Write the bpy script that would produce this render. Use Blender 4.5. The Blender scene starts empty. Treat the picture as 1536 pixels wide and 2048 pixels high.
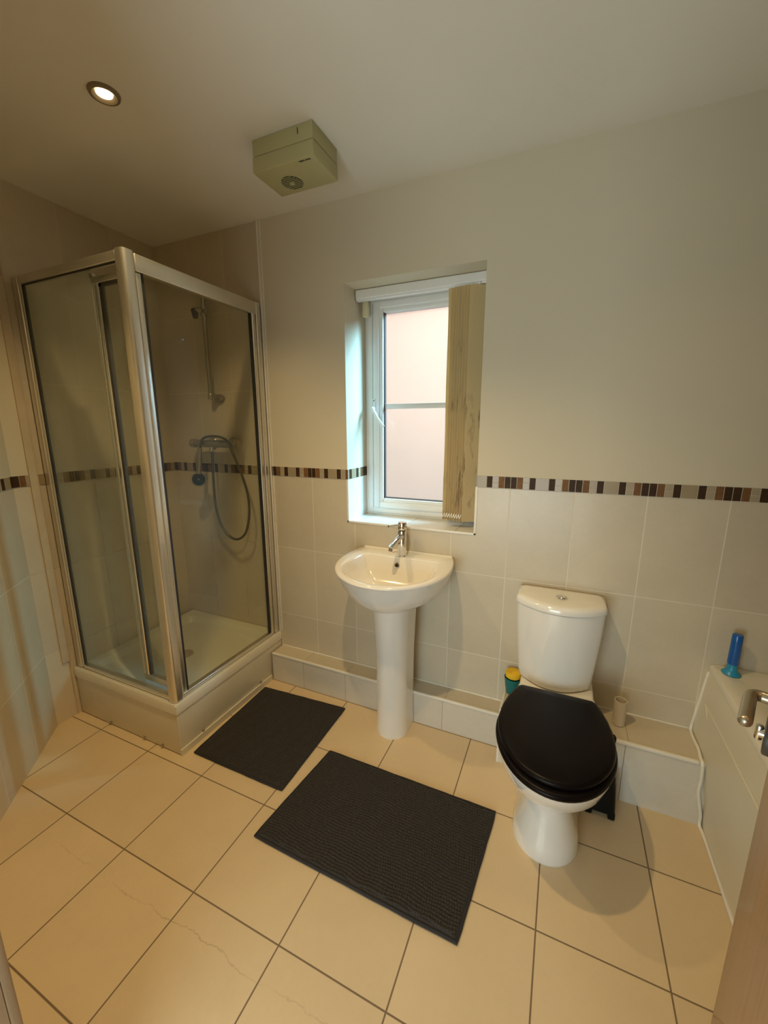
import bpy, bmesh, math, random
from mathutils import Vector, Matrix
random.seed(7)
SC = bpy.context.scene
COL = SC.collection
PI = math.pi

# ------------------------------------------------------------------ camera
cam_d = bpy.data.cameras.new('camera')
cam_d.sensor_fit = 'VERTICAL'
cam_d.sensor_height = 36.0
cam_d.sensor_width = 27.0
cam_d.lens = 811.066 / 2048 * 36.0
cam_d.clip_start = 0.01
cam = bpy.data.objects.new('camera', cam_d)
COL.objects.link(cam)
Fv = Vector((-0.3969751, 0.89516021, -0.20272879)); Rv = Vector((0.91423442, 0.40518418, -0.0011027)); Uv = Vector((-0.0811554, 0.18577938, 0.9792343))
CAMP = Vector((2.19043, -1.77449, 1.42903))
cam.matrix_world = Matrix(((Rv.x, Uv.x, -Fv.x, CAMP.x), (Rv.y, Uv.y, -Fv.y, CAMP.y), (Rv.z, Uv.z, -Fv.z, CAMP.z), (0, 0, 0, 1)))
SC.camera = cam

# ------------------------------------------------------------------ view, world, light
SC.view_settings.view_transform = 'Standard'
SC.view_settings.look = 'None'
SC.view_settings.gamma = 1.0
SC.view_settings.use_curve_mapping = False
SC.view_settings.exposure = -0.16
SC.render.engine = 'CYCLES'
SC.cycles.use_denoising = True
SC.cycles.max_bounces = 10
SC.cycles.diffuse_bounces = 6
SC.cycles.transparent_max_bounces = 16
SC.cycles.sample_clamp_indirect = 6.0
SC.cycles.caustics_reflective = False
SC.cycles.caustics_refractive = False

W = bpy.data.worlds.new('world'); SC.world = W; W.use_nodes = True
W.node_tree.nodes['Background'].inputs['Color'].default_value = (0.50, 0.80, 1.0, 1)
W.node_tree.nodes['Background'].inputs['Strength'].default_value = 0.4

def light(name, kind, loc, target, power, color, size=0.1, size_y=None, spot=None, blend=0.5, spread=None):
    d = bpy.data.lights.new(name, kind); d.energy = power; d.color = color
    if kind == 'AREA':
        d.size = size
        if spread: d.spread = math.radians(spread)
        if size_y: d.shape = 'RECTANGLE'; d.size_y = size_y
    else:
        d.shadow_soft_size = size
        if kind == 'SPOT': d.spot_size = math.radians(spot); d.spot_blend = blend
    o = bpy.data.objects.new(name, d); COL.objects.link(o)
    o.location = loc
    o.rotation_euler = (Vector(target) - Vector(loc)).to_track_quat('-Z', 'Y').to_euler()
    return o

SKY_COL = (0.32, 0.73, 1.0)
light('daylight_sky', 'AREA', (3.9, 1.5, 3.2), (1.25, 0.18, 1.4), 185, SKY_COL, 1.5, 1.5, spread=60)
light('daylight_front', 'AREA', (1.3, 1.2, 3.1), (1.0, 3.0, 0.9), 66, (1.0, 0.84, 0.74), 1.8, 0.6)
light('landing_daylight', 'AREA', (1.75, -2.9, 0.80), (1.9, -0.4, 1.15), 31.0, (0.78, 0.94, 0.96), 1.1, 1.1)
LAMP_COL = (1.0, 0.71, 0.33)
LAMPS = [((0.835, -0.79), 8.0), ((1.66, -1.05), 14.0), ((2.62, -0.72), 1.2)]  # last lamp is unseen and assumed, added to light the bath side
LAMP_SPOT = 118

# ------------------------------------------------------------------ node helpers
class NT:
    def __init__(s, name):
        s.m = bpy.data.materials.new(name); s.m.use_nodes = True
        s.t = s.m.node_tree; s.b = s.t.nodes['Principled BSDF']; s.out = s.t.nodes['Material Output']
    def n(s, typ, **kw):
        x = s.t.nodes.new(typ)
        for k, v in kw.items(): setattr(x, k, v)
        return x
    def link(s, a, b): s.t.links.new(a, b)
    def val(s, sock, v):
        if hasattr(v, 'is_output') or isinstance(v, bpy.types.NodeSocket): s.link(v, sock)
        else: sock.default_value = v
    def math(s, op, a, b=None, c=None, clamp=False):
        x = s.n('ShaderNodeMath', operation=op); x.use_clamp = clamp
        s.val(x.inputs[0], a)
        if b is not None: s.val(x.inputs[1], b)
        if c is not None: s.val(x.inputs[2], c)
        return x.outputs[0]
    def mix(s, f, a, b):
        x = s.n('ShaderNodeMix', data_type='RGBA')
        s.val(x.inputs[0], f); s.val(x.inputs[6], a); s.val(x.inputs[7], b)
        return x.outputs[2]
    def pos(s):
        g = s.n('ShaderNodeNewGeometry'); return g.outputs['Position']
    def dot(s, vec, axis):
        x = s.n('ShaderNodeVectorMath', operation='DOT_PRODUCT'); s.link(vec, x.inputs[0]); x.inputs[1].default_value = axis
        return x.outputs['Value']
    def noise(s, vec, scale, detail=3, rough=0.5):
        x = s.n('ShaderNodeTexNoise'); x.inputs['Scale'].default_value = scale; x.inputs['Detail'].default_value = detail; x.inputs['Roughness'].default_value = rough
        if vec is not None: s.link(vec, x.inputs['Vector'])
        return x.outputs['Fac']
    def ramp(s, f, a, b):   # linear step from a to b
        x = s.n('ShaderNodeMapRange'); s.val(x.inputs[0], f); x.inputs[1].default_value = a; x.inputs[2].default_value = b
        return x.outputs[0]
    def bump(s, h, strength=0.3, dist=0.002):
        x = s.n('ShaderNodeBump'); x.inputs['Strength'].default_value = strength; x.inputs['Distance'].default_value = dist
        s.val(x.inputs['Height'], h); s.link(x.outputs[0], s.b.inputs['Normal'])

def _fres(s):
    g = s.n('ShaderNodeNewGeometry'); fr = s.n('ShaderNodeFresnel')
    s.link(s.math('ADD', s.math('MULTIPLY', g.outputs['Backfacing'], 1 / 1.5 - 1.5), 1.5), fr.inputs[0])
    return fr
NT.fres = _fres

def c4(c): return (c[0], c[1], c[2], 1.0)

def mat(name, color, rough=0.5, metal=0.0, var=0.06, scale=12.0, bump=0.0, bscale=80.0, coat=0.0, spec=0.5, sss=None, transl=None):
    k = NT(name)
    tc = k.n('ShaderNodeTexCoord').outputs['Object']
    nz = k.noise(tc, scale)
    col = k.mix(nz, c4([x * (1 - var) for x in color]), c4([min(1, x * (1 + var)) for x in color]))
    k.link(col, k.b.inputs['Base Color'])
    k.b.inputs['Roughness'].default_value = rough
    k.b.inputs['Metallic'].default_value = metal
    k.b.inputs['Coat Weight'].default_value = coat
    k.b.inputs['Coat Roughness'].default_value = 0.06
    k.b.inputs['Specular IOR Level'].default_value = spec
    if bump: k.bump(k.noise(tc, bscale, 2), bump, 0.001)
    return k.m

def tile_mat(name, uax, u0, up, vax, v0, vp, gw, tile, grout, rough=0.3, var=0.10, dirt=0.0, crack=False):
    """tiles in a stack bond laid on world axes, grout lines of width gw"""
    k = NT(name); p = k.pos()
    def cell(ax, o, per):
        u = k.dot(p, ax)
        u = k.math('DIVIDE', k.math('SUBTRACT', u, o), per)
        fr = k.math('FRACT', k.math('ADD', u, 100.0))
        d = k.math('MULTIPLY', k.math('MINIMUM', fr, k.math('SUBTRACT', 1.0, fr)), per)
        return d, k.math('FLOOR', u)
    du, iu = cell(uax, u0, up); dv, iv = cell(vax, v0, vp)
    d = k.math('MINIMUM', du, dv)
    g = k.math('SUBTRACT', 1.0, k.ramp(d, gw * 0.35, gw * 0.62))
    cmb = k.n('ShaderNodeCombineXYZ'); k.link(iu, cmb.inputs[0]); k.link(iv, cmb.inputs[1])
    wn = k.n('ShaderNodeTexWhiteNoise', noise_dimensions='3D'); k.link(cmb.outputs[0], wn.inputs[0])
    n1 = k.noise(p, 5.0, 5, 0.6); n2 = k.noise(p, 60.0, 3, 0.6)
    f = k.math('ADD', k.math('MULTIPLY', n1, 0.6), k.math('MULTIPLY', n2, 0.25))
    f = k.math('ADD', f, k.math('MULTIPLY', wn.outputs['Value'], 0.25))
    f = k.ramp(f, 0.3, 0.85)
    col = k.mix(f, c4([x * (1 - var) for x in tile]), c4([min(1, x * (1 + var)) for x in tile]))
    if crack:
        y = k.dot(p, (0, 1, 0)); x = k.dot(p, (1, 0, 0))
        wob = k.math('MULTIPLY', k.math('SUBTRACT', k.noise(p, 9.0, 6, 0.7), 0.5), 0.06)
        dd = k.math('ABSOLUTE', k.math('ADD', k.math('ADD', y, 1.18), wob))
        m = k.math('SUBTRACT', 1.0, k.ramp(dd, 0.0008, 0.0022))
        m = k.math('MULTIPLY', m, k.ramp(k.noise(p, 4.0, 2), 0.35, 0.6))
        m = k.math('MULTIPLY', m, k.math('GREATER_THAN', x, 0.6))
        col = k.mix(k.math('MULTIPLY', m, 0.45), col, c4((0.22, 0.14, 0.08)))
    gn = k.noise(p, 14.0, 3)
    gcol = k.mix(k.ramp(gn, 0.35, 0.65), c4([x * (1 - dirt) for x in grout]), c4(grout))
    col = k.mix(g, col, gcol)
    k.link(col, k.b.inputs['Base Color'])
    r = k.math('ADD', k.math('MULTIPLY', g, 0.4), rough)
    k.link(r, k.b.inputs['Roughness'])
    h = k.math('ADD', k.math('MULTIPLY', k.math('SUBTRACT', 1.0, g), 1.0), k.math('MULTIPLY', n2, 0.12))
    k.bump(h, 0.35, 0.0012)
    return k.m

def chenille(name, color):
    k = NT(name); tc = k.n('ShaderNodeTexCoord').outputs['Object']
    n = k.noise(tc, 160.0, 3)
    k.link(k.mix(n, c4([x * .55 for x in color]), c4([x * 1.5 for x in color])), k.b.inputs['Base Color'])
    k.b.inputs['Roughness'].default_value = 0.95; k.b.inputs['Sheen Weight'].default_value = 0.12
    k.bump(k.noise(tc, 420.0, 2), 0.5, 0.002)
    return k.m

def wood(name, c1, c2):
    k = NT(name); tc = k.n('ShaderNodeTexCoord').outputs['Object']
    mp = k.n('ShaderNodeMapping'); k.link(tc, mp.inputs[0]); mp.inputs['Scale'].default_value = (14, 14, 0.8)
    n = k.noise(mp.outputs[0], 6.0, 5, 0.65)
    k.link(k.mix(k.ramp(n, 0.3, 0.7), c4(c1), c4(c2)), k.b.inputs['Base Color'])
    k.b.inputs['Roughness'].default_value = 0.38; k.b.inputs['Coat Weight'].default_value = 0.2
    return k.m

def glass_mat(name, tint, haze, gl=1.0, hazecol=(0.75, 0.77, 0.7)):
    k = NT(name); k.t.nodes.remove(k.b)
    tr = k.n('ShaderNodeBsdfTransparent'); tr.inputs[0].default_value = c4(tint)
    df = k.n('ShaderNodeBsdfDiffuse'); df.inputs[0].default_value = c4(hazecol)
    gs = k.n('ShaderNodeBsdfGlossy'); gs.inputs['Roughness'].default_value = 0.03
    fr = k.fres()
    nz = k.ramp(k.noise(k.pos(), 3.0, 4), 0.3, 0.7)
    m1 = k.n('ShaderNodeMixShader'); k.link(k.math('MULTIPLY', k.math('ADD', nz, 0.5), haze), m1.inputs[0]); k.link(tr.outputs[0], m1.inputs[1]); k.link(df.outputs[0], m1.inputs[2])
    m2 = k.n('ShaderNodeMixShader'); k.link(k.math('MULTIPLY', fr.outputs[0], gl), m2.inputs[0]); k.link(m1.outputs[0], m2.inputs[1]); k.link(gs.outputs[0], m2.inputs[2])
    k.link(m2.outputs[0], k.out.inputs[0])
    return k.m

def frosted_mat(name):
    k = NT(name); k.t.nodes.remove(k.b)
    tr = k.n('ShaderNodeBsdfTransparent'); tr.inputs[0].default_value = (0.95, 0.95, 0.95, 1)
    tl = k.n('ShaderNodeBsdfTranslucent')
    sp = k.ramp(k.noise(k.pos(), 130.0, 1), 0.72, 0.78)
    k.link(k.mix(sp, c4((0.95, 0.45, 0.30)), c4((1, 0.9, 0.85))), tl.inputs[0])
    gs = k.n('ShaderNodeBsdfGlossy'); gs.inputs['Roughness'].default_value = 0.08
    fr = k.fres()
    m1 = k.n('ShaderNodeMixShader'); m1.inputs[0].default_value = 0.14; k.link(tr.outputs[0], m1.inputs[1]); k.link(tl.outputs[0], m1.inputs[2])
    m2 = k.n('ShaderNodeMixShader'); k.link(fr.outputs[0], m2.inputs[0]); k.link(m1.outputs[0], m2.inputs[1]); k.link(gs.outputs[0], m2.inputs[2])
    k.link(m2.outputs[0], k.out.inputs[0])
    return k.m

def emit_mat(name, col, s):
    k = NT(name); k.b.inputs['Emission Color'].default_value = c4(col); k.b.inputs['Emission Strength'].default_value = s
    nz = k.noise(k.pos(), 50.0); k.link(k.mix(nz, c4(col), c4([x * .9 for x in col])), k.b.inputs['Base Color'])
    return k.m

def blind_mat(name):
    k = NT(name); p = k.pos()
    mp = k.n('ShaderNodeMapping'); k.link(p, mp.inputs[0]); mp.inputs['Scale'].default_value = (26, 26, 5.0)
    n = k.ramp(k.noise(mp.outputs[0], 1.6, 4, 0.7), 0.54, 0.62)
    z = k.dot(p, (0, 0, 1))
    zone = k.math('MULTIPLY', k.ramp(z, 1.85, 1.75), k.ramp(k.noise(p, 5.0, 2), 0.40, 0.55))
    st = k.math('MULTIPLY', n, zone)
    fine = k.noise(p, 300.0, 2)
    base = k.mix(fine, c4((0.82, 0.70, 0.42)), c4((0.90, 0.78, 0.50)))
    low = k.math('MULTIPLY', k.ramp(z, 1.6, 1.0), 0.25)
    base = k.mix(low, base, c4((0.62, 0.47, 0.28)))
    col = k.mix(k.math('MULTIPLY', st, 0.65), base, c4((0.34, 0.22, 0.11)))
    k.link(col, k.b.inputs['Base Color']); k.b.inputs['Roughness'].default_value = 0.85
    tl = k.n('ShaderNodeBsdfTranslucent'); k.link(col, tl.inputs[0])
    m = k.n('ShaderNodeMixShader'); m.inputs[0].default_value = 0.5
    k.link(k.b.outputs[0], m.inputs[1]); k.link(tl.outputs[0], m.inputs[2]); k.link(m.outputs[0], k.out.inputs[0])
    return k.m

def hose_mat(name):
    k = NT(name); tc = k.n('ShaderNodeTexCoord').outputs['UV']
    k.b.inputs['Metallic'].default_value = 0.9; k.b.inputs['Roughness'].default_value = 0.32
    w = k.n('ShaderNodeTexWave'); w.inputs['Scale'].default_value = 60; k.link(tc, w.inputs['Vector'])
    k.link(k.mix(w.outputs['Fac'], c4((0.16, 0.14, 0.11)), c4((0.42, 0.39, 0.32))), k.b.inputs['Base Color'])
    return k.m

def stain_wall_mat(name, col):
    k = NT(name); p = k.pos()
    n = k.noise(p, 2.5, 4)
    k.link(k.mix(n, c4([x * .96 for x in col]), c4([min(1, x * 1.03) for x in col])), k.b.inputs['Base Color'])
    k.b.inputs['Roughness'].default_value = 0.8
    k.bump(k.noise(p, 260.0, 2), 0.08, 0.001)
    return k.m

# ------------------------------------------------------------------ shared constants
C0, CW, RH = 0.9935, 0.249, 0.40
ZS, ZSB, ZC = 1.2268, 1.1768, 2.416
WX0, WX1, WZ0, WZ1, WY = 1.204, 1.848, 0.963, 2.076, 0.215
TILE = (0.60, 0.535, 0.42); GROUT = (0.72, 0.66, 0.55)
M = {}
M['paint'] = stain_wall_mat('wall_paint', (0.64, 0.58, 0.45))
M['ceil'] = stain_wall_mat('ceiling_paint', (0.80, 0.78, 0.72))
M['tile_back'] = tile_mat('wall_tile_back', (1, 0, 0), C0, CW, (0, 0, 1), ZSB, RH, 0.004, TILE, GROUT)
M['tile_shower'] = tile_mat('wall_tile_shower', (1, 0, 0), C0, CW, (0, 0, 1), ZSB - 0.0, RH, 0.004, (0.60, 0.52, 0.41), (0.70, 0.62, 0.50), dirt=0.45)
M['tile_shower_up'] = tile_mat('wall_tile_shower_upper', (1, 0, 0), C0, CW, (0, 0, 1), ZS, RH, 0.004, (0.60, 0.52, 0.41), (0.70, 0.62, 0.50))
M['tile_left'] = tile_mat('wall_tile_left', (0, 1, 0), 0.0, 0.2475, (0, 0, 1), ZSB, RH, 0.004, (0.62, 0.55, 0.44), (0.70, 0.62, 0.50), dirt=0.5)
M['tile_left_up'] = tile_mat('wall_tile_left_upper', (0, 1, 0), 0.0, 0.2475, (0, 0, 1), ZS, RH, 0.004, (0.62, 0.55, 0.44), (0.70, 0.62, 0.50))
M['tile_diag'] = tile_mat('wall_tile_diagonal', (0.7, -0.7141, 0), 0.82, CW, (0, 0, 1), ZSB, RH, 0.004, TILE, (0.74, 0.70, 0.62))
M['tile_reveal'] = tile_mat('window_reveal_tile', (0, 1, 0), 0.4, CW, (0, 0, 1), ZSB, RH, 0.003, (0.72, 0.70, 0.65), (0.74, 0.72, 0.68))
M['tile_sill'] = tile_mat('daylit_sill_tile', (1, 0, 0), 1.755, CW, (0, 1, 0), 0.4, 0.4, 0.003, (0.72, 0.70, 0.64), (0.35, 0.33, 0.3))  # wall tile in a whiter copy, window light put into its colour
M['tile_boxfront'] = tile_mat('boxing_front_tile', (1, 0, 0), 1.222, 0.265, (0, 0, 1), 1.0, 2.0, 0.003, (0.66, 0.62, 0.54), (0.42, 0.37, 0.30))
M['tile_boxtop'] = tile_mat('boxing_top_tile', (1, 0, 0), 1.230, 0.265, (0, 1, 0), 1.0, 2.0, 0.003, TILE, (0.42, 0.36, 0.29))
M['floor'] = tile_mat('floor_tile', (1, 0, 0), 0.2439, 0.33, (0, 1, 0), -0.767, 0.3308, 0.0045, (0.70, 0.55, 0.35), (0.20, 0.14, 0.085), rough=0.34, var=0.07, crack=True)
M['white_trim'] = mat('white_tile_trim', (0.80, 0.77, 0.70), 0.35)
M['cream_trim'] = mat('cream_stained_sealant', (0.55, 0.46, 0.33), 0.6, var=0.14, scale=14)
M['upvc'] = mat('white_upvc', (0.82, 0.83, 0.82), 0.35, var=0.02)
M['gasket'] = mat('black_gasket', (0.02, 0.02, 0.02), 0.5)
M['alu'] = mat('satin_silver_profile', (0.80, 0.77, 0.70), 0.33, metal=1.0, var=0.04)
M['chrome'] = mat('chrome', (0.82, 0.80, 0.77), 0.09, metal=1.0, var=0.02)
M['chrome_dull'] = mat('limescaled_chrome', (0.44, 0.40, 0.32), 0.28, metal=0.9, var=0.15)
M['ceramic'] = mat('white_ceramic', (0.83, 0.81, 0.77), 0.12, coat=0.6, var=0.01)
M['acrylic'] = mat('white_acrylic', (0.72, 0.69, 0.60), 0.28, coat=0.2, var=0.03)
M['panel'] = mat('cream_panel', (0.68, 0.64, 0.53), 0.3, var=0.03)
M['hole'] = mat('dark_opening', (0.02, 0.018, 0.015), 0.7)
M['shadow_grey'] = mat('shaded_grey_plastic', (0.07, 0.065, 0.06), 0.4)  # grey carries the shade on the door roses; seals and rollers share it
M['seat'] = mat('black_painted_seat', (0.006, 0.004, 0.004), 0.33, coat=0.0, var=0.3, spec=0.12)
M['mat'] = chenille('dark_grey_chenille', (0.032, 0.028, 0.026))
M['binding'] = mat('charcoal_mat_binding', (0.022, 0.021, 0.024), 0.85, bump=0.3, bscale=300)
M['fan'] = mat('yellowed_white_plastic', (0.42, 0.39, 0.20), 0.4, var=0.04)
M['fan_dark'] = mat('fan_grille_dark', (0.03, 0.027, 0.012), 0.6)
M['ink'] = mat('black_ink', (0.01, 0.01, 0.01), 0.5)
M['blind'] = blind_mat('cream_blind_fabric')
M['chain'] = mat('white_chain', (0.85, 0.82, 0.74), 0.4)
M['cream_plastic'] = mat('cream_plastic', (0.66, 0.62, 0.42), 0.45)
M['glass_side'] = glass_mat('shower_glass_side', (0.93, 0.94, 0.90), 0.02, gl=0.15)
M['glass'] = glass_mat('shower_glass', (0.90, 0.935, 0.90), 0.10)
M['frost'] = frosted_mat('frosted_pane')
M['hose'] = hose_mat('metal_shower_hose')
M['teal'] = mat('teal_plastic', (0.0, 0.16, 0.17), 0.4, var=0.15)
M['sponge'] = mat('yellow_sponge', (0.80, 0.52, 0.03), 0.95, var=0.25, scale=60, bump=0.8, bscale=200)
M['card'] = mat('cardboard_tube', (0.66, 0.58, 0.46), 0.85, bump=0.1)
M['blue'] = mat('blue_plastic', (0.0, 0.10, 0.42), 0.25, coat=0.3)
M['lightblue'] = mat('light_blue_plastic', (0.02, 0.27, 0.48), 0.3)
M['black_pl'] = mat('black_plastic', (0.006, 0.006, 0.006), 0.4, spec=0.15)
M['door'] = wood('door_veneer', (0.30, 0.175, 0.085), (0.39, 0.24, 0.125))
M['jamb'] = wood('door_frame_wood', (0.30, 0.21, 0.14), (0.38, 0.27, 0.18))
M['bronze'] = mat('dull_bronze_ring', (0.30, 0.24, 0.16), 0.45, metal=0.6)
M['bulb'] = emit_mat('lamp_glow', (1.0, 0.78, 0.45), 22.0)
M['outside'] = mat('pink_brick_render', (0.92, 0.71, 0.61), 0.9, var=0.05, scale=3)
M['hall'] = stain_wall_mat('landing_paint', (0.66, 0.62, 0.52))
M['mos_dark'] = mat('mosaic_dark_brown', (0.05, 0.026, 0.012), 0.5, var=0.4, scale=60, spec=0.15)
M['mos_brown'] = mat('mosaic_brown', (0.18, 0.090, 0.035), 0.5, var=0.4, scale=60, spec=0.15)
M['mos_tan'] = mat('mosaic_tan', (0.34, 0.27, 0.17), 0.3, var=0.1)
M['mos_grey'] = mat('mosaic_grey_beige', (0.38, 0.31, 0.22), 0.3, var=0.1)
M['mos_grout'] = mat('mosaic_grout', (0.60, 0.54, 0.44), 0.7)

# ------------------------------------------------------------------ mesh helpers
class MB:
    def __init__(s): s.bm = bmesh.new()
    def _mi(s, faces, mi):
        for f in faces: f.material_index = mi
    def box(s, a, b, mi=0, bev=0.0, rot=None):
        x0, y0, z0 = [min(a[i], b[i]) for i in range(3)]; x1, y1, z1 = [max(a[i], b[i]) for i in range(3)]
        vs = [s.bm.verts.new(p) for p in [(x0, y0, z0), (x1, y0, z0), (x1, y1, z0), (x0, y1, z0), (x0, y0, z1), (x1, y0, z1), (x1, y1, z1), (x0, y1, z1)]]
        if rot is not None:
            for v in vs: v.co = rot @ v.co
        fs = [s.bm.faces.new([vs[i] for i in q]) for q in [(3, 2, 1, 0), (4, 5, 6, 7), (0, 1, 5, 4), (1, 2, 6, 5), (2, 3, 7, 6), (3, 0, 4, 7)]]
        s._mi(fs, mi)
        if bev > 0:
            es = set(e for f in fs for e in f.edges)
            r = bmesh.ops.bevel(s.bm, geom=list(es), offset=bev, segments=3, affect='EDGES', profile=0.5)
            s._mi(r['faces'], mi)
        return s
    def prism(s, poly, z0, z1, mi=0, axis='z', bev=0.0):
        def P(p, h):
            return {'z': (p[0], p[1], h), 'y': (p[0], h, p[1]), 'x': (h, p[0], p[1])}[axis]
        lo = [s.bm.verts.new(P(p, z0)) for p in poly]; hi = [s.bm.verts.new(P(p, z1)) for p in poly]
        n = len(poly); fs = [s.bm.faces.new(lo[::-1]), s.bm.faces.new(hi)]
        es = [e for f in fs for e in f.edges]
        for i in range(n): fs.append(s.bm.faces.new([lo[i], lo[(i + 1) % n], hi[(i + 1) % n], hi[i]]))
        s._mi(fs, mi)
        if bev:
            r = bmesh.ops.bevel(s.bm, geom=es, offset=bev, segments=3, affect='EDGES', profile=0.5); s._mi(r['faces'], mi)
        return s
    def loft(s, rings, mi=0, cap0=True, cap1=True):
        R = [[s.bm.verts.new(p) for p in r] for r in rings]; n = len(R[0]); fs = []
        for a, b in zip(R[:-1], R[1:]):
            for i in range(n): fs.append(s.bm.faces.new([a[i], a[(i + 1) % n], b[(i + 1) % n], b[i]]))
        if cap0: fs.append(s.bm.faces.new(R[0][::-1]))
        if cap1: fs.append(s.bm.faces.new(R[-1]))
        s._mi(fs, mi); return s
    def lathe(s, prof, c=(0, 0, 0), n=32, mi=0, axis=(0, 0, 1), cap0=True, cap1=True):
        q = Vector((0, 0, 1)).rotation_difference(Vector(axis).normalized())
        rings = [[Vector(c) + q @ Vector((r * math.cos(2 * PI * i / n), r * math.sin(2 * PI * i / n), h)) for i in range(n)] for r, h in prof]
        return s.loft(rings, mi, cap0, cap1)
    def cyl(s, a, b, r, n=24, mi=0, r2=None, bev=0.0):
        a = Vector(a); b = Vector(b); L = (b - a).length; r2 = r if r2 is None else r2
        pr = [(r, 0), (r2, L)] if not bev else [(r - bev, 0), (r - bev * .3, bev * .3), (r, bev), (r2, L - bev), (r2 - bev * .3, L - bev * .3), (r2 - bev, L)]
        return s.lathe(pr, a, n, mi, b - a)
    def tube(s, pts, r, n=12, mi=0):
        pts = [Vector(p) for p in pts]; rings = []
        t0 = (pts[1] - pts[0]).normalized(); u = t0.orthogonal().normalized()
        rr = r if isinstance(r, (list, tuple)) else [r] * len(pts)
        for i, p in enumerate(pts):
            t = (pts[min(i + 1, len(pts) - 1)] - pts[max(i - 1, 0)]).normalized()
            u = (u - t * u.dot(t)).normalized(); w = t.cross(u)
            rings.append([p + (u * math.cos(2 * PI * k / n) + w * math.sin(2 * PI * k / n)) * rr[i] for k in range(n)])
        return s.loft(rings, mi)
    def quad(s, ps, mi=0):
        f = s.bm.faces.new([s.bm.verts.new(p) for p in ps]); f.material_index = mi; return s
    def build(s, name, mats, parent=None, smooth=True, ang=35, recalc=True):
        if recalc: bmesh.ops.recalc_face_normals(s.bm, faces=s.bm.faces[:])
        me = bpy.data.meshes.new(name); s.bm.to_mesh(me); s.bm.free()
        if not isinstance(mats, (list, tuple)): mats = [mats]
        for m in mats: me.materials.append(M[m] if isinstance(m, str) else m)
        if smooth:
            me.shade_smooth(); me.set_sharp_from_angle(angle=math.radians(ang))
        o = bpy.data.objects.new(name, me); COL.objects.link(o)
        if parent is not None:
            o.parent = parent; o.matrix_parent_inverse = parent.matrix_world.inverted()
        return o

def thing(name, label, cat, loc=(0, 0, 0), group=None):
    o = bpy.data.objects.new(name, None); COL.objects.link(o)
    o.empty_display_size = 0.05
    o.matrix_world = Matrix.Translation(Vector(loc))
    o['label'] = label; o['category'] = cat
    if group: o['group'] = group
    return o
def tag(o, label, cat, group=None):
    o['label'] = label; o['category'] = cat
    if group: o['group'] = group
    return o
def struct(o, label, cat):
    o['kind'] = 'structure'; o['label'] = label; o['category'] = cat; return o

def spline(pts, n=8):
    pts = [Vector(p) for p in pts]; out = []
    for i in range(len(pts) - 1):
        p0 = pts[max(i - 1, 0)]; p1 = pts[i]; p2 = pts[i + 1]; p3 = pts[min(i + 2, len(pts) - 1)]
        for k in range(n):
            t = k / n
            out.append(0.5 * ((2 * p1) + (-p0 + p2) * t + (2 * p0 - 5 * p1 + 4 * p2 - p3) * t * t + (-p0 + 3 * p1 - 3 * p2 + p3) * t ** 3))
    out.append(pts[-1]); return out

# ================================================================== SETTING
XR = 3.45; YF = -1.585; WT = 0.14
LW = (0.02, -0.835)          # where the left wall turns into the diagonal one
DG = (0.733, YF)             # where the diagonal wall meets the front wall
JX = 1.44                    # left edge of the doorway
HX = 2.318                   # right edge of the doorway
TEX = 0.7315

# floor and ceiling of bathroom and landing
struct(MB().box((-0.2, -3.2, -0.08), (XR + 0.1, 0.0, 0.0)).build('floor', 'floor', smooth=False), 'large square cream floor tiles with thin dark grout', 'floor')
struct(MB().box((-0.2, -3.2, ZC), (XR + 0.1, 0.0, ZC + 0.08)).build('ceiling', 'ceil', smooth=False), 'plain matt off-white ceiling', 'ceiling')

# back wall with window opening: thick wall made of blocks around the hole
def wall_blocks():
    b = MB(); y1 = 0.32
    def blk(x0, x1, z0, z1, front, inner=None):
        b.box((x0, 0.0, z0), (x1, y1, z1), mi=front)
    xs = [-0.2, TEX, WX0, WX1, XR + 0.1]
    # paint 0, tile_back 1, shower low 2, shower up 3, reveal tile 4, sill 5
    blk(-0.2, TEX, -0.08, ZSB, 2); blk(-0.2, TEX, ZSB, ZS, 2); blk(-0.2, TEX, ZS, ZC + .08, 3)
    blk(TEX, WX0, -0.08, ZSB, 1); blk(TEX, WX0, ZSB, ZS, 0); blk(TEX, WX0, ZS, ZC + .08, 0)
    blk(WX0, WX1, -0.08, WZ0, 1); blk(WX0, WX1, WZ1, ZC + .08, 0)
    blk(WX1, XR + .1, -0.08, ZSB, 1); blk(WX1, XR + .1, ZSB, ZS, 0); blk(WX1, XR + .1, ZS, ZC + .08, 0)
    for f in b.bm.faces:
        c = f.calc_center_median(); n = f.normal
        if abs(c.y - 0.16) < .01:
            if (abs(c.x - WX0) < .001 or abs(c.x - WX1) < .001) and WZ0 - 1.2 < c.z < ZSB: f.material_index = 4
            if abs(c.z - WZ0) < .001 and WX0 < c.x < WX1: f.material_index = 5
    return b
struct(wall_blocks().build('wall_back', ['paint', 'tile_back', 'tile_shower', 'tile_shower_up', 'tile_reveal', 'tile_sill'], smooth=False), 'window wall, cream paint over half height beige tiles', 'wall')

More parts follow.
